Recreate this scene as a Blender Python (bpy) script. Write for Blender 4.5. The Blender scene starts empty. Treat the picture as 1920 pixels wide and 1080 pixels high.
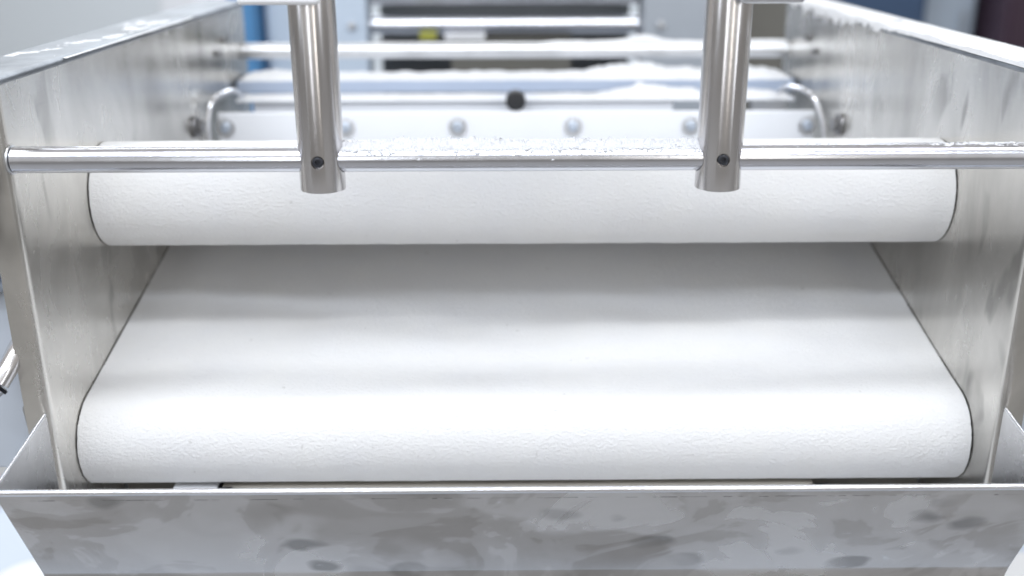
import bpy, bmesh, math, random
from mathutils import Vector, Matrix, noise
random.seed(7)
R = math.radians
S = bpy.context.scene
COL = S.collection

# ------------------------------------------------------------------ camera
CAMZ = 1.35
cam_d = bpy.data.cameras.new("camera")
cam = bpy.data.objects.new("camera", cam_d)
COL.objects.link(cam)
cam_d.sensor_width = 36.0
cam_d.lens = 36.0 * 1938 / 1920
cam_d.clip_start = 0.02
cam_d.clip_end = 200
cam_d.dof.use_dof = True
cam_d.dof.focus_distance = 0.645
cam_d.dof.aperture_fstop = 3.5
cam_d.dof.aperture_blades = 9
P, YAW, ROLL = R(19.65), R(0.45), 0.0025
Fv = Vector((math.sin(YAW)*math.cos(P), math.cos(YAW)*math.cos(P), -math.sin(P)))
Rv = Vector((math.cos(YAW), -math.sin(YAW), 0))
Uv = Rv.cross(Fv)
R2 = Rv*math.cos(ROLL) - Uv*math.sin(ROLL)
U2 = Uv*math.cos(ROLL) + Rv*math.sin(ROLL)
M = Matrix((R2, U2, -Fv)).transposed().to_4x4()
M.translation = Vector((-0.0141, 0, CAMZ))
cam.matrix_world = M
S.camera = cam

# ------------------------------------------------------------------ world, lamps, exposure
w = bpy.data.worlds.new("World"); S.world = w; w.use_nodes = True
w.node_tree.nodes['Background'].inputs[0].default_value = (1.0, 0.965, 0.92, 1)
w.node_tree.nodes['Background'].inputs[1].default_value = 0.46

def area(name, loc, target, sx, sy, power, color=(1, 1, 1)):
    l = bpy.data.lights.new(name, 'AREA'); l.shape = 'RECTANGLE'
    l.size = sx; l.size_y = sy; l.energy = power; l.color = color
    o = bpy.data.objects.new(name, l); COL.objects.link(o)
    o.location = loc
    o.rotation_euler = (Vector(target)-Vector(loc)).to_track_quat('-Z', 'Y').to_euler()
    return o
# fluorescent tubes across the room, over and behind the photographer, then added rear fill
area("rear_fill_strip", (0.1, 0.06, 2.75), (0.0, 0.8, 1.1), 2.6, 0.13, 22, (0.95, 0.975, 1.0))
area("rear_fill_strip", (-0.4, -0.80, 2.75), (0.0, 0.8, 1.1), 3.4, 0.10, 35, (0.82, 0.89, 1.0))
area("rear_fill_strip", (-0.2, 1.75, 2.75), (0.0, 1.3, 1.1), 3.0, 0.12, 6, (0.93, 0.96, 1.0))  # added strip, not a known tube; lights the rear parts
area("back_fill_panel", (-0.5, 4.2, 2.75), (-0.5, 4.2, 0.0), 4.0, 1.6, 130, (0.9, 0.95, 1.0))  # added fill that brightens the far background, not a known lamp
# unseen softboxes added behind the camera for streaks on metal and front fill
area("added_softbox", (-2.6, -1.2, 1.9), (0.0, 0.8, 1.1), 0.55, 1.8, 11, (0.84, 0.91, 1.0))
area("added_softbox", (2.4, -1.8, 1.8), (0.0, 0.8, 1.1), 0.40, 1.8, 9, (0.9, 0.94, 1.0))
area("added_softbox", (-0.75, -2.6, 1.8), (0.0, 0.8, 1.1), 0.30, 1.6, 7, (0.92, 0.95, 1.0))
area("added_softbox", (0.9, -2.7, 1.8), (0.0, 0.8, 1.1), 0.20, 1.6, 6, (1.0, 0.95, 0.88))
S.view_settings.view_transform = 'Standard'
S.view_settings.look = 'None'
S.view_settings.exposure = 0.09
S.view_settings.gamma = 1.0

# ------------------------------------------------------------------ materials
def new_mat(name):
    m = bpy.data.materials.new(name); m.use_nodes = True
    nt = m.node_tree
    return m, nt, nt.nodes['Principled BSDF']
def N(nt, kind, **kw):
    n = nt.nodes.new(kind)
    for k, v in kw.items():
        if k in n.inputs: n.inputs[k].default_value = v
        else: setattr(n, k, v)
    return n
def coords(nt, scale=(1, 1, 1), rot=(0, 0, 0)):
    t = N(nt, 'ShaderNodeTexCoord'); mp = N(nt, 'ShaderNodeMapping')
    mp.inputs['Scale'].default_value = scale; mp.inputs['Rotation'].default_value = rot
    nt.links.new(t.outputs['Object'], mp.inputs[0]); return mp.outputs[0]
def ramp(nt, src, stops, interp='LINEAR'):
    r = N(nt, 'ShaderNodeValToRGB'); cr = r.color_ramp; cr.interpolation = interp
    while len(cr.elements) < len(stops): cr.elements.new(0.5)
    for e, (p, c) in zip(cr.elements, stops):
        e.position = p; e.color = (c, c, c, 1) if not isinstance(c, tuple) else (*c, 1)
    nt.links.new(src, r.inputs[0]); return r.outputs[0]
def mixc(nt, fac, a, b, mode='MIX'):
    m = N(nt, 'ShaderNodeMix', data_type='RGBA', blend_type=mode)
    for sock, v in ((m.inputs[0], fac), (m.inputs[6], a), (m.inputs[7], b)):
        if hasattr(v, 'is_output'): nt.links.new(v, sock)
        elif isinstance(v, tuple): sock.default_value = (*v, 1)
        else: sock.default_value = v
    return m.outputs[2]
def math_n(nt, op, a, b):
    m = N(nt, 'ShaderNodeMath', operation=op)
    for i, v in enumerate((a, b)):
        if hasattr(v, 'is_output'): nt.links.new(v, m.inputs[i])
        else: m.inputs[i].default_value = v
    return m.outputs[0]
def noise_n(nt, vec, scale, detail=4, rough=0.55, dist=0.0):
    n = N(nt, 'ShaderNodeTexNoise', Scale=scale, Detail=detail, Roughness=rough, Distortion=dist)
    nt.links.new(vec, n.inputs['Vector']); return n.outputs['Fac']

def steel(name, base=(0.62, 0.62, 0.63), r0=0.2, r1=0.4, grain=(8, 300, 300), smudge=12.0, stretch=(1, 1, 1),
          bump=0.05, flour=0.0, col_var=0.12, patches=False, film=0.0):
    m, nt, b = new_mat(name)
    b.inputs['Metallic'].default_value = 1.0-film
    v = coords(nt, stretch)
    n1 = noise_n(nt, v, smudge, 6, 0.6, 0.6)
    n2 = noise_n(nt, v, smudge*3.1, 5, 0.6, 1.2)
    g = noise_n(nt, coords(nt, grain), 6.0, 3, 0.7)
    dark = tuple(c*(1-col_var) for c in base); lite = tuple(min(1, c*(1+col_var)) for c in base)
    f1 = ramp(nt, n1, [(0.35, 0.0), (0.65, 1.0)])
    col = mixc(nt, f1, dark, lite)
    col = mixc(nt, math_n(nt, 'MULTIPLY', g, 0.12), col, tuple(c*0.7 for c in base))
    rr = N(nt, 'ShaderNodeMapRange'); rr.inputs['To Min'].default_value = r0; rr.inputs['To Max'].default_value = r1
    rr.inputs['From Min'].default_value = 0.3; rr.inputs['From Max'].default_value = 0.7
    nt.links.new(math_n(nt, 'ADD', math_n(nt, 'MULTIPLY', n1, 0.5), math_n(nt, 'MULTIPLY', n2, 0.5)), rr.inputs[0])
    rough = rr.outputs[0]
    if patches:      # wiped oil and flour smears with hard edges
        v0 = coords(nt, (1, 1, 1.35), (0.0, 0.5, 0.0))
        warp = N(nt, 'ShaderNodeTexNoise', Scale=9.0, Detail=3.0)
        nt.links.new(v0, warp.inputs['Vector'])
        mx = mixc(nt, 0.12, v0, warp.outputs['Color'])
        vo = N(nt, 'ShaderNodeTexVoronoi', Scale=13.0, feature='SMOOTH_F1'); nt.links.new(mx, vo.inputs['Vector'])
        vo.inputs['Smoothness'].default_value = 0.25
        bw = N(nt, 'ShaderNodeRGBToBW'); nt.links.new(vo.outputs['Color'], bw.inputs[0])
        v1 = coords(nt, (1, 1, 1.7), (0.0, 0.35, 0.0))
        w1 = N(nt, 'ShaderNodeTexNoise', Scale=30.0, Detail=2.0); nt.links.new(v1, w1.inputs['Vector'])
        vo2 = N(nt, 'ShaderNodeTexVoronoi', Scale=17.0); nt.links.new(mixc(nt, 0.018, v1, w1.outputs['Color']), vo2.inputs['Vector'])
        spots = ramp(nt, vo2.outputs['Distance'], [(0.20, 1.0), (0.28, 0.0)])
        sel = ramp(nt, noise_n(nt, v0, 5.0, 2), [(0.47, 0.0), (0.56, 1.0)])
        spots = math_n(nt, 'MULTIPLY', spots, sel)
        pf = ramp(nt, bw.outputs[0], [(0.25, 0.0), (0.75, 1.0)])
        big = ramp(nt, noise_n(nt, v0, 9.0, 4, 0.55, 1.4), [(0.40, 0.0), (0.43, 0.45), (0.51, 0.55), (0.53, 1.0)])
        fine = noise_n(nt, coords(nt, (1, 1, 1), (0, 0.7, 0)), 28.0, 6, 0.6, 0.8)
        pf = math_n(nt, 'ADD', math_n(nt, 'MULTIPLY', pf, 0.35), math_n(nt, 'MULTIPLY', big, 0.40))
        pf = math_n(nt, 'ADD', pf, math_n(nt, 'MULTIPLY', fine, 0.25))
        col = mixc(nt, 0.85, col, mixc(nt, pf, (0.36, 0.345, 0.33), (0.80, 0.78, 0.765)))
        col = mixc(nt, math_n(nt, 'MULTIPLY', spots, 0.75), col, (0.27, 0.265, 0.26))
        scuff = ramp(nt, noise_n(nt, coords(nt, (1, 1, 2.2), (0, -0.5, 0)), 15.0, 7, 0.7, 2.0), [(0.66, 0.0), (0.70, 0.8)])
        col = mixc(nt, scuff, col, (0.78, 0.79, 0.82))
        rough = math_n(nt, 'ADD', math_n(nt, 'MULTIPLY', pf, 0.22), 0.10)
    if film:         # greasy finger marks, long in z
        fm = ramp(nt, noise_n(nt, coords(nt, (1, 1.3, 0.55)), 34.0, 2, 0.4, 0.3), [(0.57, 0.0), (0.66, 1.0)])
        zone = ramp(nt, noise_n(nt, coords(nt), 7.0, 2), [(0.45, 0.0), (0.6, 1.0)])
        fm = math_n(nt, 'MULTIPLY', fm, zone)
        col = mixc(nt, math_n(nt, "MULTIPLY", fm, 0.55), col, (0.22, 0.215, 0.205))
    if flour > 0:    # specks and scratches of dry flour
        sp = noise_n(nt, coords(nt), 520.0, 2, 0.5)
        th = noise_n(nt, coords(nt), 9.0, 3, 0.6)
        sp = ramp(nt, math_n(nt, 'ADD', sp, math_n(nt, 'MULTIPLY', th, 0.28)), [(0.86-flour*0.1, 0.0), (0.95-flour*0.1, 1.0)])
        nt.links.new(math_n(nt, 'SUBTRACT', 1.0-film, math_n(nt, 'MULTIPLY', sp, 0.75*(1-film))), b.inputs['Metallic'])
        col = mixc(nt, sp, col, (0.8, 0.8, 0.8))
        rough = math_n(nt, 'ADD', rough, math_n(nt, 'MULTIPLY', sp, 0.4))
    nt.links.new(col, b.inputs['Base Color'])
    nt.links.new(rough, b.inputs['Roughness'])
    bp = N(nt, 'ShaderNodeBump'); bp.inputs['Strength'].default_value = bump; bp.inputs['Distance'].default_value = 0.001
    nt.links.new(g, bp.inputs['Height']); nt.links.new(bp.outputs[0], b.inputs['Normal'])
    return m

def plain(name, col, rough=0.5, metal=0.0, var=0.08, scale=20, bump=0.0, bscale=200):
    m, nt, b = new_mat(name)
    b.inputs['Metallic'].default_value = metal
    v = coords(nt)
    n = noise_n(nt, v, scale, 5, 0.6)
    c = mixc(nt, n, tuple(x*(1-var) for x in col), tuple(min(1, x*(1+var)) for x in col))
    nt.links.new(c, b.inputs['Base Color'])
    b.inputs['Roughness'].default_value = rough
    if bump:
        bp = N(nt, 'ShaderNodeBump'); bp.inputs['Strength'].default_value = bump; bp.inputs['Distance'].default_value = 0.001
        nt.links.new(noise_n(nt, v, bscale, 3), bp.inputs['Height']); nt.links.new(bp.outputs[0], b.inputs['Normal'])
    return m

def belt_mat():
    m, nt, b = new_mat("woven white belt dusted with flour")
    v = coords(nt)
    n1 = noise_n(nt, coords(nt, (1, 1.5, 1.5)), 360.0, 5, 0.68, 0.2)
    n2 = noise_n(nt, v, 700.0, 2, 0.5)
    n3 = noise_n(nt, v, 26.0, 3)
    fleck = ramp(nt, noise_n(nt, v, 120.0, 2, 0.5), [(0.225, 1.0), (0.25, 0.0)])
    c = mixc(nt, n3, (0.79, 0.795, 0.815), (0.845, 0.84, 0.825))
    c = mixc(nt, math_n(nt, 'MULTIPLY', fleck, 0.5), c, (0.55, 0.54, 0.53))
    nt.links.new(c, b.inputs['Base Color'])
    b.inputs['Roughness'].default_value = 0.75
    b.inputs['Specular IOR Level'].default_value = 0.25
    hgt = math_n(nt, 'ADD', n1, math_n(nt, 'MULTIPLY', n2, 0.25))
    bp = N(nt, 'ShaderNodeBump'); bp.inputs['Strength'].default_value = 0.85; bp.inputs['Distance'].default_value = 0.0015
    nt.links.new(hgt, bp.inputs['Height']); nt.links.new(bp.outputs[0], b.inputs['Normal'])
    return m

MT = {
 'wall': steel("brushed stainless wall", (0.63, 0.615, 0.585), 0.18, 0.32, (6, 6, 160), 9, (1, 1, 0.45), 0.05, flour=0.0, col_var=0.24, film=0.08),
 'tray': steel("smeared stainless tray", (0.52, 0.52, 0.53), 0.2, 0.36, (160, 6, 6), 10, (1, 1, 1), 0.03, patches=True),
 'tray_plain': steel("stainless tray side", (0.60, 0.60, 0.61), 0.22, 0.36, (6, 160, 6), 14, (1, 1, 1), 0.04, flour=0.3),
 'rod': steel("polished steel rod", (0.72, 0.735, 0.79), 0.18, 0.26, (3, 260, 260), 20, (1, 1, 1), 0.04, flour=0.0, col_var=0.04),
 'post': steel("turned steel post", (0.70, 0.685, 0.69), 0.20, 0.28, (60, 60, 260), 24, (1, 1, 0.3), 0.02, flour=-0.6, col_var=0.06),
 'lip': steel("bright folded lip", (0.85, 0.86, 0.9), 0.2, 0.3, (3, 100, 100), 20, col_var=0.04),
 'cast': steel("satin steel", (0.66, 0.67, 0.69), 0.28, 0.42, (8, 90, 90), 12, flour=0.4),
 'flange': steel("dusty flange steel", (0.28, 0.30, 0.33), 0.38, 0.55, (8, 90, 90), 12, col_var=0.3),
 'screw': plain("dark set screw", (0.07, 0.075, 0.09), 0.3, 0.8),
 'painted_reflection': plain("steel with painted blue reflection", (0.36, 0.42, 0.53), 0.35),  # blue grey painted in as the metal beam's reflection
 'boltblue': steel("shaded bolt steel", (0.60, 0.66, 0.75), 0.35, 0.5),
 'dull': steel("dull steel", (0.26, 0.26, 0.27), 0.35, 0.5, (8, 90, 90), 10),
 'belt': belt_mat(),
 'white': plain("white enamel", (0.78, 0.80, 0.84), 0.35, var=0.03),
 'whiteplastic': plain("white plastic", (0.82, 0.83, 0.85), 0.4, var=0.03),
 'flour': plain("dry flour", (0.76, 0.77, 0.79), 0.95, var=0.04, scale=300, bump=0.6, bscale=900),
 'crust': plain("clumped flour with painted grain shade", (0.66, 0.67, 0.70), 0.95, var=0.30, scale=900, bump=0.8, bscale=1100),  # mottled tone paints shade between the grains into the flour colour
 'housing': plain("light blue grey enamel", (0.60, 0.67, 0.78), 0.45, var=0.03),
 'cover': plain("pale grey blue cover", (0.46, 0.50, 0.56), 0.35, var=0.05),
 'grey_dark': plain("dark grey enamel", (0.075, 0.08, 0.085), 0.4),
 'black': plain("black oxide steel", (0.012, 0.013, 0.018), 0.35, 0.6),
 'rubber': plain("black rubber", (0.02, 0.02, 0.022), 0.6),
 'blue': plain("blue painted steel", (0.08, 0.24, 0.47), 0.4),
 'paleblue': plain("pale blue panel", (0.50, 0.58, 0.68), 0.4),
 'grey': plain("grey enamel", (0.36, 0.39, 0.43), 0.4),
 'palegrey': plain("pale grey floor paint", (0.345, 0.34, 0.335), 0.5, var=0.06, scale=3),
 'navy': plain("navy cloth", (0.05, 0.09, 0.17), 0.7),
 'maroon': plain("maroon panel", (0.055, 0.03, 0.05), 0.5),
 'yellow': plain("yellow tag", (0.34, 0.34, 0.05), 0.5),
 'beige': plain("beige board", (0.42, 0.39, 0.34), 0.6),
 'tan': plain("brown machine casting", (0.13, 0.125, 0.11), 0.5),
 'hose': plain("pale plastic hose", (0.75, 0.76, 0.78), 0.3),
}

# ------------------------------------------------------------------ helpers
def link(name, bm, mat, parent=None, smooth=True, bevel=0.0, segs=2, angle=35):
    bmesh.ops.recalc_face_normals(bm, faces=bm.faces)
    me = bpy.data.meshes.new(name); bm.to_mesh(me); bm.free()
    me.materials.append(MT[mat] if isinstance(mat, str) else mat)
    o = bpy.data.objects.new(name, me); COL.objects.link(o)
    if smooth:
        me.polygons.foreach_set('use_smooth', [True]*len(me.polygons))
        me.set_sharp_from_angle(angle=R(angle))
    if bevel:
        md = o.modifiers.new('bevel', 'BEVEL'); md.width = bevel; md.segments = segs; md.limit_method = 'ANGLE'; md.angle_limit = R(40)
        md.harden_normals = True
    if parent:
        o.parent = parent; o.matrix_parent_inverse = Matrix.Translation(-world_loc(parent))
    return o
def world_loc(o):
    return o.get('_w') and Vector(o['_w']) or (o.location if not o.parent else Vector((0, 0, 0)))
def thing(name, label, cat, loc, group=None, kind=None):
    o = bpy.data.objects.new(name, None); COL.objects.link(o); o.location = loc
    o.empty_display_size = 0.05
    o['label'] = label; o['category'] = cat
    if group: o['group'] = group
    return o
def tag(o, label, cat, group=None, kind=None):
    o['label'] = label; o['category'] = cat
    if group: o['group'] = group
    if kind: o['kind'] = kind
    return o
def box(bm, x0, x1, y0, y1, z0, z1, mat=None):
    r = bmesh.ops.create_cube(bm, size=1)
    T = Matrix.Translation(((x0+x1)/2, (y0+y1)/2, (z0+z1)/2)) @ Matrix.Diagonal((x1-x0, y1-y0, z1-z0, 1))
    if mat: T = mat @ T
    bmesh.ops.transform(bm, matrix=T, verts=r['verts']); return r['verts']
def cyl(bm, a, b, r, seg=48, r2=None, cap=True):
    a, b = Vector(a), Vector(b); d = b-a
    res = bmesh.ops.create_cone(bm, cap_ends=cap, segments=seg, radius1=r, radius2=r if r2 is None else r2, depth=d.length)
    q = d.to_track_quat('Z', 'Y').to_matrix().to_4x4()
    bmesh.ops.transform(bm, matrix=Matrix.Translation((a+b)/2) @ q, verts=res['verts']); return res['verts']
def tube(bm, pts, r, seg=14, radii=None):
    pts = [Vector(p) for p in pts]; rings = []
    # Catmull-Rom resample
    P2 = [pts[0]]+pts+[pts[-1]]; out = []
    for i in range(1, len(P2)-2):
        for k in range(8):
            t = k/8
            p0, p1, p2, p3 = P2[i-1:i+3]
            out.append(0.5*((2*p1)+(-p0+p2)*t+(2*p0-5*p1+4*p2-p3)*t*t+(-p0+3*p1-3*p2+p3)*t**3))
    out.append(pts[-1])
    for i, p in enumerate(out):
        t = (out[min(i+1, len(out)-1)]-out[max(i-1, 0)]).normalized()
        a = t.orthogonal().normalized() if i == 0 else (pa - t*pa.dot(t)).normalized()
        pa = a; b = t.cross(a)
        rings.append([bm.verts.new(p+(a*math.cos(2*math.pi*k/seg)+b*math.sin(2*math.pi*k/seg))*r) for k in range(seg)])
    for i in range(len(rings)-1):
        for k in range(seg):
            bm.faces.new((rings[i][k], rings[i][(k+1) % seg], rings[i+1][(k+1) % seg], rings[i+1][k]))
    bm.faces.new(rings[0]); bm.faces.new(rings[-1])
def extrude_x(bm, prof, x0, x1, closed=True, nx=1, fn=None):
    """profile of (y,z) points swept along X"""
    rows = []
    for i in range(nx+1):
        x = x0+(x1-x0)*i/nx
        rows.append([bm.verts.new(fn(x, y, z) if fn else (x, y, z)) for y, z in prof])
    n = len(prof)
    for i in range(nx):
        for k in range(n if closed else n-1):
            bm.faces.new((rows[i][k], rows[i][(k+1) % n], rows[i+1][(k+1) % n], rows[i+1][k]))
    return rows
def cut(o, cutters):
    for c in cutters:
        md = o.modifiers.new('cut', 'BOOLEAN'); md.operation = 'DIFFERENCE'; md.object = c; md.solver = 'EXACT'
    dg = bpy.context.evaluated_depsgraph_get()
    me = bpy.data.meshes.new_from_object(o.evaluated_get(dg))
    o.modifiers.clear(); o.data = me
    for c in cutters: bpy.data.objects.remove(c)
    me.polygons.foreach_set('use_smooth', [True]*len(me.polygons))
    me.set_sharp_from_angle(angle=R(35))

def fl(v, s=1.0):
    return noise.noise(Vector(v)*s)

# ------------------------------------------------------------------ setting
def floor():
    bm = bmesh.new()
    v = [bm.verts.new(p) for p in ((-30, -30, 0), (30, -30, 0), (30, 60, 0), (-30, 60, 0))]
    bm.faces.new(v)
    o = link('floor', bm, 'palegrey', smooth=False); o['kind'] = 'structure'
floor()
MT['wallpaint'] = plain("pale blue grey wall paint", (0.60, 0.64, 0.68), 0.7, var=0.03, scale=2)
bm = bmesh.new(); box(bm, -9, 9, 6.5, 6.7, 0.002, 3.6)
o = link('back_wall', bm, 'wallpaint', smooth=False); o['kind'] = 'structure'

# ------------------------------------------------------------------ machine body
WX = 0.306       # inner face of the side walls
WT = 0.002
machine = thing('dough_sheeter', 'stainless steel dough sheeter body with two tall side walls framing the white belts', 'machine', (0, 1.0, 0))
def side_wall(s):
    bm = bmesh.new()
    # plate, with rounded bend outwards at the front and a flange on top; cross-section in plan swept in z
    y0, y1, z0, z1 = 0.606, 1.20, 0.70, 1.262
    rb = 0.0065
    def plan(off):
        pts = [(WX+off, y1)]
        cx, cy = WX+rb, y0+rb*0.1
        for k in range(9):
            a = math.pi + k/8*math.pi/2
            pts.append((cx+(rb-off)*math.cos(a), cy+(rb-off)*math.sin(a)))
        pts.append((WX+0.016, cy-rb+off))
        return pts
    inner = plan(0.0); outer = plan(WT)
    loop = inner+outer[::-1]
    zs = [z0 + (z1-z0)*i/8 for i in range(9)]
    rows = [[bm.verts.new((s*x, y, z)) for x, y in loop] for z in zs]
    n = len(loop)
    for i in range(8):
        for k in range(n):
            bm.faces.new((rows[i][k], rows[i][(k+1) % n], rows[i+1][(k+1) % n], rows[i+1][k]))
    bm.faces.new(rows[0]); bm.faces.new(rows[-1])
    wl = link('side_wall', bm, 'wall', machine)
    # top flange: bent outwards, rounded
    bm = bmesh.new()
    prof = []
    rt = 0.004
    for k in range(7):
        a = math.pi - k/6*math.pi/2
        prof.append((WX-0.0008+rt+rt*math.cos(a), z1-rt+0.003+rt*math.sin(a)))
    prof += [(WX+0.042, z1+0.003), (WX+0.0445, z1+0.0015), (WX+0.0445, z1-0.012), (WX+0.043, z1-0.012), (WX+0.043, z1+0.0005), (WX+rt, z1+0.0005), (WX+0.0015, z1-rt)]
    a_ = [bm.verts.new((s*x, 0.60, z)) for x, z in prof]; b_ = [bm.verts.new((s*x, 1.203, z)) for x, z in prof]
    n = len(prof)
    for k in range(n): bm.faces.new((a_[k], a_[(k+1) % n], b_[(k+1) % n], b_[k]))
    bm.faces.new(a_); bm.faces.new(b_)
    link('flange', bm, 'flange', wl)
    # hex studs on the wall
    for (y, z, r) in ((0.972, 1.166, 0.0105), (1.105, 1.232, 0.0035), (1.075, 1.222, 0.003)):
        bm = bmesh.new()
        cyl(bm, (s*(WX-0.0004), y, z), (s*(WX-0.004), y, z), r, 28)
        if r > 0.005: cyl(bm, (s*(WX-0.004), y, z), (s*(WX-0.009), y, z), r*0.62, 6)
        link('bolt', bm, 'dull', wl, bevel=0.0006)
    return wl
for s in (-1, 1): side_wall(s)

# outer covers beside the walls, facing the camera
def outer_cover(s):
    bm = bmesh.new()
    box(bm, min(s*0.3165, s*0.43), max(s*0.3165, s*0.43), 0.622, 0.634, 1.0, 1.235)
    o = link('outer_cover', bm, 'cover', machine, bevel=0.002)
    if s < 0:
        c = bmesh.new(); cyl(c, (-0.345, 0.60, 1.146), (-0.345, 0.66, 1.146), 0.0205, 40)
        co = link('slot_cutter', c, 'black')
        cut(o, [co])
        bm = bmesh.new(); box(bm, -0.38, -0.3175, 0.6345, 0.637, 1.12, 1.19)
        link('backing_plate', bm, 'navy', o)
        bm = bmesh.new()
        cyl(bm, (-0.3375, 0.634, 1.131), (-0.3375, 0.612, 1.131), 0.0055, 24)
        link('bolt', bm, 'cast', o, bevel=0.0008)
        # latch handle: angled steel pin with a threaded black end
        bm = bmesh.new()
        tube(bm, [(-0.3225, 0.622, 1.098), (-0.3235, 0.610, 1.094), (-0.326, 0.600, 1.086), (-0.331, 0.592, 1.0765)], 0.0062, 24)
        h = link('latch_pin', bm, 'post', o)
        bm = bmesh.new()
        cyl(bm, (-0.331, 0.592, 1.0765), (-0.337, 0.586, 1.070), 0.0066, 24, 0.0052)
        link('pin_tip', bm, 'cast', h, bevel=0.0006)
        bm = bmesh.new()
        cyl(bm, (-0.3312, 0.5918, 1.0763), (-0.3325, 0.5905, 1.0750), 0.0073, 24)
        cyl(bm, (-0.3368, 0.5862, 1.0702), (-0.3380, 0.585, 1.069), 0.0040, 18)
        link('pin_ring', bm, 'black', h)
        # raised bracket plate with a rounded corner
        bm = bmesh.new()
        pts = [(-0.3165, 1.049), (-0.3295, 1.049)] + [(-0.3295-0.004*math.sin(a), 1.045+0.004*math.cos(a)) for a in (0.4, 0.8, 1.2, 1.57)] + [(-0.331, 1.02), (-0.327, 0.99), (-0.3165, 0.99)]
        f = bm.faces.new([bm.verts.new((x, 0.6195, z)) for x, z in pts])
        r = bmesh.ops.extrude_face_region(bm, geom=[f])
        bmesh.ops.translate(bm, verts=[v for v in r['geom'] if isinstance(v, bmesh.types.BMVert)], vec=(0, 0.0022, 0))
        link('bracket', bm, 'cast', o, bevel=0.0006)
for s in (-1, 1): outer_cover(s)

# cross members at the back
bm = bmesh.new(); cyl(bm, (-0.3055, 1.18, 1.2115), (0.3055, 1.18, 1.2115), 0.0088, 40)
link('cross_bar', bm, 'cast', machine)
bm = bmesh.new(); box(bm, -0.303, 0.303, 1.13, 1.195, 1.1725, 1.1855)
beam = link('cross_beam', bm, 'painted_reflection', machine, bevel=0.0015)
bm = bmesh.new(); box(bm, -0.2945, 0.2925, 1.088, 1.1295, 1.1690, 1.1720)
for s in (-1, 1):
    pass
ledge = link('ledge_plate', bm, 'white', machine, bevel=0.001)
bm = bmesh.new(); box(bm, -0.20, 0.165, 1.092, 1.096, 1.145, 1.1685)
link('apron_plate', bm, 'white', machine, bevel=0.0008)
for (x0, x1) in ((-0.278, -0.232), (0.198, 0.238), (0.25, 0.286)):
    bm = bmesh.new(); box(bm, x0, x1, 1.094, 1.112, 1.148, 1.1688)
    link('support_block', bm, 'white' if x0 < 0.24 else 'cast', machine, bevel=0.001)
# bolted scraper plate
bm = bmesh.new(); box(bm, -0.299, 0.2978, 1.03, 1.036, 1.122, 1.1685)
plate = link('scraper_plate', bm, 'white', machine, bevel=0.001)
def plate_bolt(x):
    bm = bmesh.new(); cyl(bm, (x, 1.0298, 1.1545), (x, 1.0275, 1.1545), 0.0092, 36)
    b = link('bolt', bm, 'cast', plate, bevel=0.0005)
    bm = bmesh.new(); cyl(bm, (x, 1.0275, 1.1545), (x, 1.0250, 1.1545), 0.0054, 30)
    c = link('bolt_head', bm, 'boltblue', b, bevel=0.0006)
    cc = bmesh.new(); cyl(cc, (x, 1.0265, 1.1545), (x, 1.02, 1.1545), 0.0029, 6)
    cut(c, [link('cutter', cc, 'black')])
for x in (-0.2914, -0.1721, -0.0601, 0.0554, 0.1737, 0.2905): plate_bolt(x)
# black knob peeping over the plate
bm = bmesh.new()
cyl(bm, (-0.0014, 1.062, 1.1735), (-0.0014, 1.080, 1.1735), 0.0102, 40)
k = link('clamp_knob', bm, 'rubber', machine, bevel=0.0022, segs=3)
bm = bmesh.new()
cyl(bm, (-0.0014, 1.0805, 1.1735), (-0.0014, 1.0915, 1.1635), 0.0035, 20)
link('knob_stem', bm, 'cast', k)
# bottom pan and scraper below the lower belt
bm = bmesh.new(); box(bm, -0.3052, 0.3052, 0.70, 1.19, 0.930, 0.934)
link('bottom_pan', bm, 'cast', machine)
bm = bmesh.new(); box(bm, -0.215, 0.205, 0.645, 0.652, 0.945, 0.9715)
link('scraper_bar', bm, 'beige', machine, bevel=0.0006)
bm = bmesh.new(); box(bm, -0.3045, 0.3045, 0.70, 0.704, 0.9345, 0.9760)
link('rear_pan_lip', bm, 'beige', machine)
for (x0, x1, m) in ((-0.249, -0.218, 'whiteplastic'), (-0.2175, -0.2155, 'black')):
    bm = bmesh.new(); box(bm, x0, x1, 0.642, 0.656, 0.946, 0.972)
    link('scraper_clamp', bm, m, machine, bevel=0.0006)
for (x0, x1, z1, m) in ((-0.2150, -0.207, 0.9722, 'black'), (0.2055, 0.216, 0.972, 'black'), (0.2165, 0.228, 0.9705, 'cast')):
    bm = bmesh.new(); box(bm, x0, x1, 0.640, 0.6435, 0.952, z1)
    link('scraper_clamp', bm, m, machine, bevel=0.0006)

# lower cabinet under the machine
bm = bmesh.new(); box(bm, -0.30, 0.30, 0.85, 2.1, 0.616, 0.69)
link('cabinet', bm, 'grey', machine, bevel=0.01)

bm = bmesh.new(); box(bm, -0.70, 0.70, 0.528, 2.2, 0.12, 0.615)  # front edge drawn forward as an added reflector for the tray's lower panel
link('lower_housing_reflector', bm, 'housing', machine, bevel=0.02)
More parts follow.
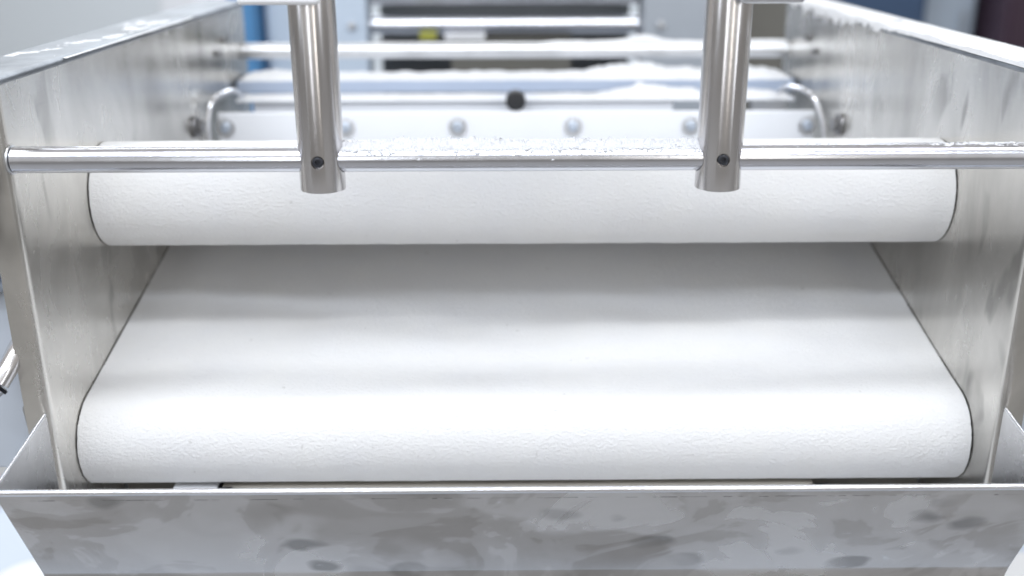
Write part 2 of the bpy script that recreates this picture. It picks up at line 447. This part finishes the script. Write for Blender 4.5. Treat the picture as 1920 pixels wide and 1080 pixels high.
# sheeting head behind: side plates, rollers
head = thing('sheeting_head', 'blurred sheeting head with pale grey side plates and steel rollers at the back', 'roller head', (0, 1.5, 1.0))
for (x0, x1) in ((-0.315, -0.206), (0.184, 0.305)):
    bm = bmesh.new(); box(bm, x0, x1, 1.5, 1.56, 1.05, 1.40)
    sp = link('side_plate', bm, 'paleblue' if x0 < 0 else 'grey', head, bevel=0.003)
    sp['label'] = 'pale blue grey plate' if x0 < 0 else 'grey plate'
    x = -0.2272 if x0 < 0 else 0.2085
    bm = bmesh.new(); cyl(bm, (x, 1.4995, 1.209), (x, 1.493, 1.209), 0.0055, 24)
    link('bolt', bm, 'cast', sp, bevel=0.001)
bm = bmesh.new(); cyl(bm, (-0.205, 1.54, 1.252), (0.183, 1.54, 1.252), 0.018, 40); link('roller', bm, 'cast', head)
bm = bmesh.new(); cyl(bm, (-0.205, 1.54, 1.206), (0.183, 1.54, 1.206), 0.0125, 40); link('roller', bm, 'rod', head)
bm = bmesh.new(); cyl(bm, (-0.205, 1.60, 1.165), (0.183, 1.60, 1.165), 0.012, 40); link('roller', bm, 'dull', head)
bm = bmesh.new(); box(bm, -0.205, 0.183, 1.66, 1.67, 1.06, 1.40); link('back_plate', bm, 'grey_dark', head)
bm = bmesh.new(); box(bm, -0.09, 0.085, 1.545, 1.555, 1.10, 1.192); link('guard_plate', bm, 'tan', head)
bm = bmesh.new(); box(bm, -0.134, -0.110, 1.52, 1.53, 1.187, 1.197); link('warning_tag', bm, 'yellow', head)
bm = bmesh.new(); box(bm, -0.098, -0.04, 1.52, 1.53, 1.187, 1.195); link('white_strip', bm, 'whiteplastic', head)
bm = bmesh.new(); box(bm, 0.31, 0.42, 1.58, 1.60, 1.02, 1.40); link('rear_cover', bm, 'tan', head)

# ------------------------------------------------------------------ belts
def arc(cy, cz, r, a0, a1, n):
    return [(cy+r*math.cos(a0+(a1-a0)*k/n), cz+r*math.sin(a0+(a1-a0)*k/n)) for k in range(n+1)]
def belt_profile(c1, r1, c2, r2, ns=40):
    """closed loop round a front (c1) and a rear (c2) roller, y grows away from the camera"""
    dy, dz = c2[0]-c1[0], c2[1]-c1[1]; L = math.hypot(dy, dz); base = math.atan2(dz, dy)
    be = math.acos((r1-r2)/L)
    top = base+be; bot = base-be
    front = arc(c1[0], c1[1], r1, top, bot+2*math.pi, 36)     # over the near side
    rear = arc(c2[0], c2[1], r2, bot, top, 16)
    a, b = front[-1], rear[0]
    under = [(a[0]+(b[0]-a[0])*k/ns, a[1]+(b[1]-a[1])*k/ns) for k in range(1, ns)]
    a, b = rear[-1], front[0]
    over = [(a[0]+(b[0]-a[0])*k/ns, a[1]+(b[1]-a[1])*k/ns) for k in range(1, ns)]
    return front+under+rear+over
def make_belt(name, c1, r1, c2, r2, th, hx, ripple, parent, x_shift=0.0):
    outer = belt_profile(c1, r1, c2, r2)
    inner = belt_profile(c1, r1-th, c2, r2-th)
    dy, dz = c2[0]-c1[0], c2[1]-c1[1]
    L = math.hypot(dy, dz); u = (dy/L, dz/L)
    def fn(x, y, z):
        t = ((y-c1[0])*u[0]+(z-c1[1])*u[1])/L
        side = -(y-c1[0])*u[1]+(z-c1[1])*u[0]
        d = 0
        if ripple and side > 0 and 0 < t < 1:
            f = min(1, t/0.12)*min(1, (1-t)/0.2)
            d = ripple*f*(0.6*math.sin(x*42+1.3+y*6)+0.9*fl((x*9, y*4, 1.7))+0.35*math.sin(x*97+y*3))
        e = 0.0004*fl((x*4, y*260, z*260)) if abs(abs(x)-hx) < 1e-5 else 0
        sag = 0.00025*fl((x*60, y*30, z*30))
        return (x+x_shift+e, y-u[1]*(d+sag), z+u[0]*(d+sag))
    bm = bmesh.new()
    nx = 170
    A = extrude_x(bm, outer, -hx, hx, True, nx, fn)
    B = extrude_x(bm, inner, -hx, hx, True, nx, fn)
    n = len(outer)
    for i in (0, nx):
        for k in range(n):
            bm.faces.new((A[i][k], A[i][(k+1) % n], B[i][(k+1) % n], B[i][k]))
    return link(name, bm, 'belt', parent, angle=50)

up = thing('upper_conveyor', 'upper white belt with its rounded nose just below the steel crossbar', 'conveyor belt', (0, 0.735, 1.10))
make_belt('belt', (0.7447, 1.1597), 0.0383, (0.95, 1.1320), 0.012, 0.0016, 0.3051, 0, up)
bm = bmesh.new(); cyl(bm, (-0.3015, 0.7447, 1.1597), (0.3015, 0.7447, 1.1597), 0.0363, 48); link('roller', bm, 'cast', up)
bm = bmesh.new(); cyl(bm, (-0.3015, 0.95, 1.1320), (0.3015, 0.95, 1.1320), 0.0100, 32); link('roller', bm, 'cast', up)
low = thing('lower_conveyor', 'lower wide white belt sloping down towards the tray in the foreground', 'conveyor belt', (0, 0.652, 0.97))
make_belt('belt', (0.6617, 1.0047), 0.0342, (0.995, 1.0885), 0.022, 0.0016, 0.3051, 0.0013, low)
bm = bmesh.new(); cyl(bm, (-0.3015, 0.6617, 1.0047), (0.3015, 0.6617, 1.0047), 0.0322, 48); link('roller', bm, 'cast', low)
bm = bmesh.new(); cyl(bm, (-0.3015, 0.995, 1.0885), (0.3015, 0.995, 1.0885), 0.0200, 32); link('roller', bm, 'cast', low)

# ------------------------------------------------------------------ crossbar with its two posts
RY, RZ, RR = 0.6065, 1.2159, 0.0079
guard = thing('guard_rail', 'horizontal steel crossbar held by two vertical steel posts in front of the upper belt', 'guard rail', (0, RY, RZ))
bm = bmesh.new()
cyl(bm, (-0.3050, RY, RZ), (0.3050, RY, RZ), RR, 64)
rod = link('crossbar', bm, 'rod', guard, bevel=0.0006)
for s in (-1, 1):
    bm = bmesh.new(); cyl(bm, (s*0.3052, RY, RZ), (s*0.3063, RY, RZ), 0.0088, 48)
    link('end_collar', bm, 'cast', guard)
def post(x, sx, sz):
    bm = bmesh.new()
    cyl(bm, (x, RY, 1.1975), (x, RY, 1.42), 0.0135, 96)
    p = link('post', bm, 'post', guard)
    md = p.modifiers.new('bevel', 'BEVEL'); md.width = 0.0005; md.segments = 2; md.limit_method = 'ANGLE'; md.angle_limit = R(50)
    c1 = bmesh.new(); cyl(c1, (x-0.03, RY, RZ), (x+0.03, RY, RZ), RR+0.00045, 64)
    c2 = bmesh.new(); cyl(c2, (sx, RY-0.03, sz), (sx, RY-0.0095, sz), 0.0039, 40)
    cut(p, [link('c', c1, 'black'), link('c', c2, 'black')])
    # socket set screw
    bm = bmesh.new()
    cyl(bm, (sx, RY-0.0096, sz), (sx, RY-0.0128, sz), 0.0033, 36)
    sc = link('set_screw', bm, 'screw', p)
    md = sc.modifiers.new('bevel', 'BEVEL'); md.width = 0.0004; md.segments = 2; md.limit_method = 'ANGLE'
    c = bmesh.new(); cyl(c, (sx, RY-0.0110, sz), (sx, RY-0.02, sz), 0.0017, 6)
    cut(sc, [link('c', c, 'black')])
    # clamp block at the top
    s = -1 if x < 0 else 1
    xa, xb = x-s*(-0.0085), x+s*0.037
    xa = x - s*(0.0085 if s < 0 else -0.0015)
    bm = bmesh.new(); box(bm, min(xa, xb), max(xa, xb), RY-0.024, RY-0.0145, 1.3060, 1.345)
    box(bm, min(x, x+s*0.03), max(x, x+s*0.03), RY-0.0146, RY+0.006, 1.318, 1.345)
    link('clamp_block', bm, 'whiteplastic' if s < 0 else 'cast', p, bevel=0.0028, segs=4)
post(-0.1226, -0.1227, 1.2163)
post(0.1145, 0.1144, 1.2168)

bm = bmesh.new(); box(bm, -0.165, 0.120, RY-0.008, RY+0.042, 1.362, 1.380)  # unseen bar added over the posts to shade the belt's middle
link('shade_crosspiece', bm, 'cast', guard, bevel=0.002)

# ------------------------------------------------------------------ tray
tray = thing('flour_tray', 'smeared stainless catch tray with a bright folded lip across the foreground', 'tray', (0, 0.55, 0.95))
def tray_parts():
    TX = 0.3085
    prof = [(0.5225, 1.0390), (0.5618, 0.9580)]
    # the sheet is rolled round to a steeper bottom strip
    y, z, a0, a1 = 0.5618, 0.9580, math.atan2(0.0340, 0.0700), R(4)
    for k in range(1, 17):
        a = a0+(a1-a0)*k/16; y += 0.0009*math.sin(a); z -= 0.0009*math.cos(a)
        prof.append((y, z))
    prof += [(y+0.001, z-0.0015), (y+0.001, 0.915)]
    bm = bmesh.new()
    t = 0.0012
    back = [(y+t, z) for y, z in prof]
    loop = prof+back[::-1]
    # front panel tapers: side edges follow the trough's end plates
    nx = 60
    def fn(x, y, z):
        return (x, y+0.0005*fl((x*7, z*20, 4)), z)
    rows = extrude_x(bm, loop, -TX, TX, True, nx, fn)
    bm.faces.new(rows[0]); bm.faces.new(rows[-1])
    link('front_panel', bm, 'tray', tray, angle=50)
    bm = bmesh.new(); cyl(bm, (-TX-0.0006, 0.5222, 1.0400), (TX+0.0006, 0.5222, 1.0400), 0.0019, 20)
    link('folded_lip', bm, 'lip', tray)
    # hem: the folded-back edge of the sheet
    bm = bmesh.new()
    h = [(0.52155, 1.0388), (0.52405, 1.0336), (0.5246, 1.0336), (0.5226, 1.0388)]
    rows = extrude_x(bm, h, -TX, TX, True, 60, lambda x, y, z: (x, y, z+(0.00025*fl((x*50, 3, 3)) if z < 1.036 else 0)))
    bm.faces.new(rows[0]); bm.faces.new(rows[-1])
    link('hem', bm, 'tray', tray, smooth=False)
    for s in (-1, 1):
        bm = bmesh.new()
        pts = [(0.5232, 1.0405), (0.5985, 1.0510), (0.6005, 1.0488), (0.6005, 0.915), (0.5665, 0.915), (0.5665, 0.948), (0.5625, 0.958)]
        f = bm.faces.new([bm.verts.new((s*TX, y, z)) for y, z in pts])
        r = bmesh.ops.extrude_face_region(bm, geom=[f])
        bmesh.ops.translate(bm, verts=[v for v in r['geom'] if isinstance(v, bmesh.types.BMVert)], vec=(s*0.0013, 0, 0))
        sd = link('end_plate', bm, 'tray_plain', tray, bevel=0.0004)
        bm = bmesh.new(); cyl(bm, (s*(TX+0.0006), 0.5222, 1.0402), (s*(TX+0.0006), 0.5990, 1.0512), 0.0011, 12)
        link('rim', bm, 'lip', sd)
    bm = bmesh.new(); box(bm, -TX, TX, 0.5690, 0.70, 0.9155, 0.917)
    link('tray_bottom', bm, 'tray_plain', tray)
    bm = bmesh.new(); nx, ny = 140, 16; g = []  # hidden flour bed, added to bounce light up onto the lower belt's nose
    for i in range(nx+1):
        g.append([bm.verts.new((-0.306+0.612*i/nx, 0.5715+0.072*k/ny, 0.951+0.004*fl((i*0.11, k*0.25, 6))+0.0012*fl((i*0.9, k*0.9, 2)))) for k in range(ny+1)])
    for i in range(nx):
        for k in range(ny): bm.faces.new((g[i][k], g[i+1][k], g[i+1][k+1], g[i][k+1]))
    tag(link('bounce_flour', bm, 'flour'), 'unseen white flour bed added in the catch tray to bounce light', 'flour', kind='stuff')
tray_parts()
# pencil thin line of dirt along the hem, built as short raised dashes
bm = bmesh.new()
x = -0.29
while x < 0.30:
    L = random.uniform(0.001, 0.016) if random.random() < 0.75 else 0.0
    if L:
        z = 1.0333+random.uniform(-0.0002, 0.0002); y = 0.5225+(1.0390-z)/0.0700*0.0340
        box(bm, x, x+L, y-0.0005, y+0.0006, z-0.00030, z+0.00026)
    x += L+random.choice((0.0008, 0.002, 0.004, 0.009))
o = link('dirt_line', bm, 'rubber', tray, smooth=False); o['kind'] = 'stuff'

# ------------------------------------------------------------------ hoses
for s, pts in ((-1, [(-0.286, 1.084, 1.176), (-0.2865, 1.05, 1.188), (-0.2955, 1.01, 1.1855), (-0.3005, 1.0, 1.167), (-0.3015, 1.0, 1.148), (-0.3015, 1.0, 1.12)]),
               (1, [(0.272, 1.084, 1.178), (0.274, 1.05, 1.190), (0.2855, 1.01, 1.1885), (0.2945, 1.0, 1.170), (0.3000, 1.0, 1.149), (0.301, 1.0, 1.12)])):
    bm = bmesh.new(); tube(bm, pts, 0.0023, 14)
    tag(link('hose', bm, 'lip', None), 'thin steel hose curving down beside the %s end of the bolted white plate' % ('left' if s < 0 else 'right'), 'hose', 'hoses at the ends of the bolted plate')

# ------------------------------------------------------------------ flour
def flour_rod():
    """lumpy crust of flour on the top of the crossbar between the posts, sparse beyond the right post"""
    bm = bmesh.new()
    def crust(x0, x1, dens, amp, nx):
        na = 22
        grid = []
        for i in range(nx+1):
            x = x0+(x1-x0)*i/nx; row = []
            e = min(1, (x-x0+.001)/0.002, (x1-x+.001)/0.002)
            for k in range(na+1):
                a = R(38+(152-38)*k/na)        # 90 = top, towards 150 = far side; <90 = near side
                h = 0.5+0.5*fl((x*55, a*2, 3.1))+0.7*fl((x*230, a*6, 8.0))+0.6*fl((x*700, a*14, 1.0))
                edge = min(1, k/9)*min(1, (na-k)/3)
                big = 0.5+0.6*fl((x*16, 0, 5.5))
                hh = amp*edge*e*max(-0.3, (h*0.75+big*0.55-dens))
                r = RR-0.0003+hh
                row.append(bm.verts.new((x, RY-r*math.cos(a), RZ+r*math.sin(a))))
            grid.append(row)
        for i in range(nx):
            for k in range(na):
                bm.faces.new((grid[i][k], grid[i+1][k], grid[i+1][k+1], grid[i][k+1]))
    crust(-0.1108, 0.1028, 0.10, 0.0046, 1000)
    crust(0.150, 0.304, 0.66, 0.0018, 600)
    # loose crumbs
    for i in range(2600):
        if i < 2000: x = random.uniform(-0.1095, 0.1015); a = R(random.gauss(62, 17)); r = abs(random.gauss(0, 0.00028))+0.00014
        elif i < 2300: x = random.uniform(0.13, 0.304); a = R(random.gauss(88, 14)); r = random.uniform(0.00008, 0.0003)
        elif i < 2400: x = random.uniform(-0.30, -0.14); a = R(random.gauss(92, 10)); r = random.uniform(0.00006, 0.0002)
        else: x = random.choice((random.gauss(0.16, 0.012), random.uniform(-0.11, 0.3), random.gauss(-0.02, 0.002))); a = R(random.uniform(5, 80)); r = random.uniform(0.00005, 0.00016)
        rr = RR+r*0.4
        m = Matrix.Translation((x, RY-rr*math.cos(a), RZ+rr*math.sin(a))) @ Matrix.Rotation(random.uniform(0, 6), 4, 'X') @ Matrix.Diagonal((random.uniform(0.8, 2.0), random.uniform(.7, 1.2), 1, 1))
        bmesh.ops.create_icosphere(bm, subdivisions=1, radius=r, matrix=m)
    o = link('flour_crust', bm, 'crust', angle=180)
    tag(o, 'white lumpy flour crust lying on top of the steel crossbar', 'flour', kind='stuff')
flour_rod()

def heap(name, label, x0, x1, y0, y1, z, hfun, nx=260, ny=24, seed=0.0, edge_jit=0.003):
    bm = bmesh.new(); g = []
    for i in range(nx+1):
        x = x0+(x1-x0)*i/nx; row = []
        for k in range(ny+1):
            t = k/ny; y = y0+(y1-y0)*t
            if k == 0: y += edge_jit*fl((x*70, seed, 0))
            h = hfun(x, t)
            e = min(1, t*8)*min(1, (1-t)*8)*min(1, (x-x0)/0.008)*min(1, (x1-x)/0.008)
            hh = max(0, h*(0.75+0.5*fl((x*60, y*60, seed))+0.3*fl((x*220, y*220, seed))))*e
            row.append(bm.verts.new((x, y, z+hh-0.0002)))
        g.append(row)
    for i in range(nx):
        for k in range(ny):
            bm.faces.new((g[i][k], g[i+1][k], g[i+1][k+1], g[i][k+1]))
    o = link(name, bm, 'flour'); tag(o, label, 'flour', kind='stuff'); return o
def gs(x, c, s): return math.exp(-((x-c)/s)**2)
heap('flour_drift', 'white flour drift along the upper rear beam with low mounds at its right', -0.302, 0.302, 1.131, 1.194, 1.1855,
     lambda x, t: 0.0028+0.0105*gs(x, 0.13, 0.05)*gs(t, 0.6, 0.5)+0.009*gs(x, 0.24, 0.05)*gs(t, 0.6, 0.6)+0.003*gs(x, -0.27, 0.04)+0.002*max(0, fl((x*12, 0, 9))), seed=1.1)
heap('flour_heap', 'small peaked flour heap on the white ledge behind the bolted plate', 0.02, 0.289, 1.089, 1.129, 1.1720,
     lambda x, t: 0.0015+0.0075*gs(x, 0.130, 0.022)*gs(t, 0.55, 0.35)+0.006*gs(x, 0.16, 0.05)+0.004*gs(x, 0.25, 0.03), seed=2.7)
heap('flour_drift', 'thin white flour film on the left half of the ledge', -0.29, -0.02, 1.0895, 1.128, 1.1720,
     lambda x, t: 0.0012+0.0008*fl((x*30, t*2, 2)), seed=4.7)

def bar_flour():
    bm = bmesh.new(); g = []; nx, na = 220, 14
    for i in range(nx+1):
        x = 0.02+(0.302-0.02)*i/nx; row = []
        for k in range(na+1):
            a = R(40+100*k/na); e = min(1, k/3)*min(1, (na-k)/3)*min(1, (x-0.02)/0.03)
            h = 0.0014+0.006*gs(x, 0.143, 0.022)+0.0016*fl((x*50, k*.4, 2))+0.001*gs(x, 0.28, 0.03)
            r = 0.0088-0.0002+max(0, h)*e
            row.append(bm.verts.new((x, 1.18-r*math.cos(a), 1.2115+r*math.sin(a))))
        g.append(row)
    for i in range(nx):
        for k in range(na): bm.faces.new((g[i][k], g[i+1][k], g[i+1][k+1], g[i][k+1]))
    tag(link('flour_drift', bm, 'flour'), 'white flour drift on the right half of the round rear cross bar', 'flour', kind='stuff')
bar_flour()

def flange_flour(s, x0, x1, y0, y1, amp, label, drip, cover):
    """flour on top of a wall flange, spilling over the inner edge in short drips"""
    bm = bmesh.new(); g = []; ny, nx = 420, 22
    for i in range(ny+1):
        y = y0+(y1-y0)*i/ny; row = []
        e = min(1, (y-y0)/0.02, (y1-y)/0.01)
        dr = drip*max(0, 0.35+fl((y*45, 2, s))+0.6*fl((y*150, 7, s)))*gs(y, 1.04, 0.13)
        for k in range(nx+1):
            t = k/nx
            n_ = 0.55+0.6*fl((t*2.0, y*22, 3+s))+0.3*fl((t*6, y*70, 1))+0.14*fl((t*22, y*300, 6))
            if k < 5:      # over the inner edge, hanging down the wall
                q = (5-k)/5
                row.append(bm.verts.new((s*(WX-0.0012-0.0009*max(0, n_)), y, 1.2655-0.002-dr*q)))
            else:
                q = (k-5)/(nx-5); x = x0+(x1-x0)*q
                h = amp*e*max(-0.25, n_-cover)*(1-q**6)
                row.append(bm.verts.new((s*x, y, 1.2650+h)))
        g.append(row)
    for i in range(ny):
        for k in range(nx): bm.faces.new((g[i][k], g[i+1][k], g[i+1][k+1], g[i][k+1]))
    tag(link('flour_drift', bm, 'flour'), label, 'flour', kind='stuff')
flange_flour(1, WX-0.0009, WX+0.040, 0.62, 1.20, 0.0034, 'thick white flour along the top flange of the right wall with drips', 0.017, 0.10)
flange_flour(-1, WX+0.006, WX+0.040, 0.70, 1.0, 0.0008, 'patchy thin flour on the top flange of the left wall', 0.0, 0.66)

# flour specks on walls
def specks(label, s, n, zones):
    bm = bmesh.new()
    for i in range(n):
        y0, y1, z0, z1 = random.choice(zones)
        y = random.uniform(y0, y1); z = random.uniform(z0, z1); r = 0.0001+abs(random.gauss(0,0.00008))
        bmesh.ops.create_icosphere(bm, subdivisions=1, radius=r, matrix=Matrix.Translation((s*(WX-r*0.2), y, z)) @ Matrix.Diagonal((0.5, random.uniform(0.8, 1.6), random.uniform(0.8, 2.6), 1)))
    tag(link('flour_speck', bm, 'flour'), label, 'flour', kind='stuff')
specks('tiny flour specks stuck on the left side wall', -1, 110, [(0.61, 0.70, 1.03, 1.26), (0.61, 0.75, 1.10, 1.16), (0.60, 0.62, 0.98, 1.0)])
specks('tiny flour specks stuck on the right side wall', 1, 140, [(0.61, 0.70, 1.03, 1.26), (0.61, 0.75, 1.10, 1.16), (0.7, 0.8, 1.23, 1.26)])

# ------------------------------------------------------------------ blurred surroundings
def cabinet(name, label, cat, x0, x1, y0, y1, z0, z1, mat, door=None):
    t = thing(name, label, cat, ((x0+x1)/2, (y0+y1)/2, z0))
    bm = bmesh.new(); box(bm, x0, x1, y0, y1, z0+0.03, z1); link('body', bm, mat, t, bevel=0.012)
    bm = bmesh.new(); box(bm, x0+0.02, x1-0.02, y0+0.02, y1-0.02, z0, z0+0.0295); link('plinth', bm, 'rubber', t)
    if door:
        bm = bmesh.new(); box(bm, x0+0.02, x1-0.02, y0-0.016, y0-0.001, z0+0.06, z1-0.03); d = link('door', bm, door, t, bevel=0.004)
        bm = bmesh.new(); cyl(bm, (x1-0.06, y0-0.03, (z0+z1)/2-0.05), (x1-0.06, y0-0.03, (z0+z1)/2+0.05), 0.008, 16); link('handle', bm, 'cast', d)
    return t
cabinet('control_cabinet', 'deep blue painted cabinet behind the left end of the rear bar', 'cabinet', -0.545, -0.490, 2.05, 2.4, 0, 1.6, 'blue')
cabinet('equipment_column', 'pale blue green column between the blue cabinet and the left post', 'column', -0.485, -0.420, 2.10, 2.4, 0, 1.6, 'paleblue')
cabinet('storage_cabinet', 'white blurred cabinet beyond the left side wall', 'cabinet', -1.36, -0.95, 4.2, 4.7, 0, 1.9, 'white', 'white')
cabinet('storage_cabinet', 'navy blue blurred cabinet beyond the right side wall', 'cabinet', 1.15, 1.62, 4.1, 4.5, 0.88, 1.9, 'navy', 'navy')
cabinet('storage_cabinet', 'pale grey blurred cabinet between the navy one and the maroon one', 'cabinet', 1.66, 1.90, 4.3, 4.7, 0.0, 1.9, 'paleblue', 'paleblue')
cabinet('storage_cabinet', 'dark maroon blurred cabinet at the far right', 'cabinet', 1.93, 2.2, 4.1, 4.5, 0, 1.9, 'maroon', 'maroon')
cabinet('side_table', 'grey worktable standing beside the right side wall', 'table', 0.62, 2.2, 1.4, 3.1, 0, 0.98, 'grey')
for (x, y, l) in ((-0.545, 0.98, 'round white plastic jar below the left corner of the tray'), (0.585, 0.98, 'round white plastic jar below the right corner of the tray')):
    t = thing('plastic_jar', l, 'jar', (x, y, 0.615), 'white jars under the machine')
    bm = bmesh.new(); cyl(bm, (x, y, 0.6155), (x, y, 0.638), 0.043, 48); link('body', bm, 'whiteplastic', t, bevel=0.003)
    bm = bmesh.new(); cyl(bm, (x, y, 0.6385), (x, y, 0.656), 0.046, 48); link('lid', bm, 'whiteplastic', t, bevel=0.005, segs=4)
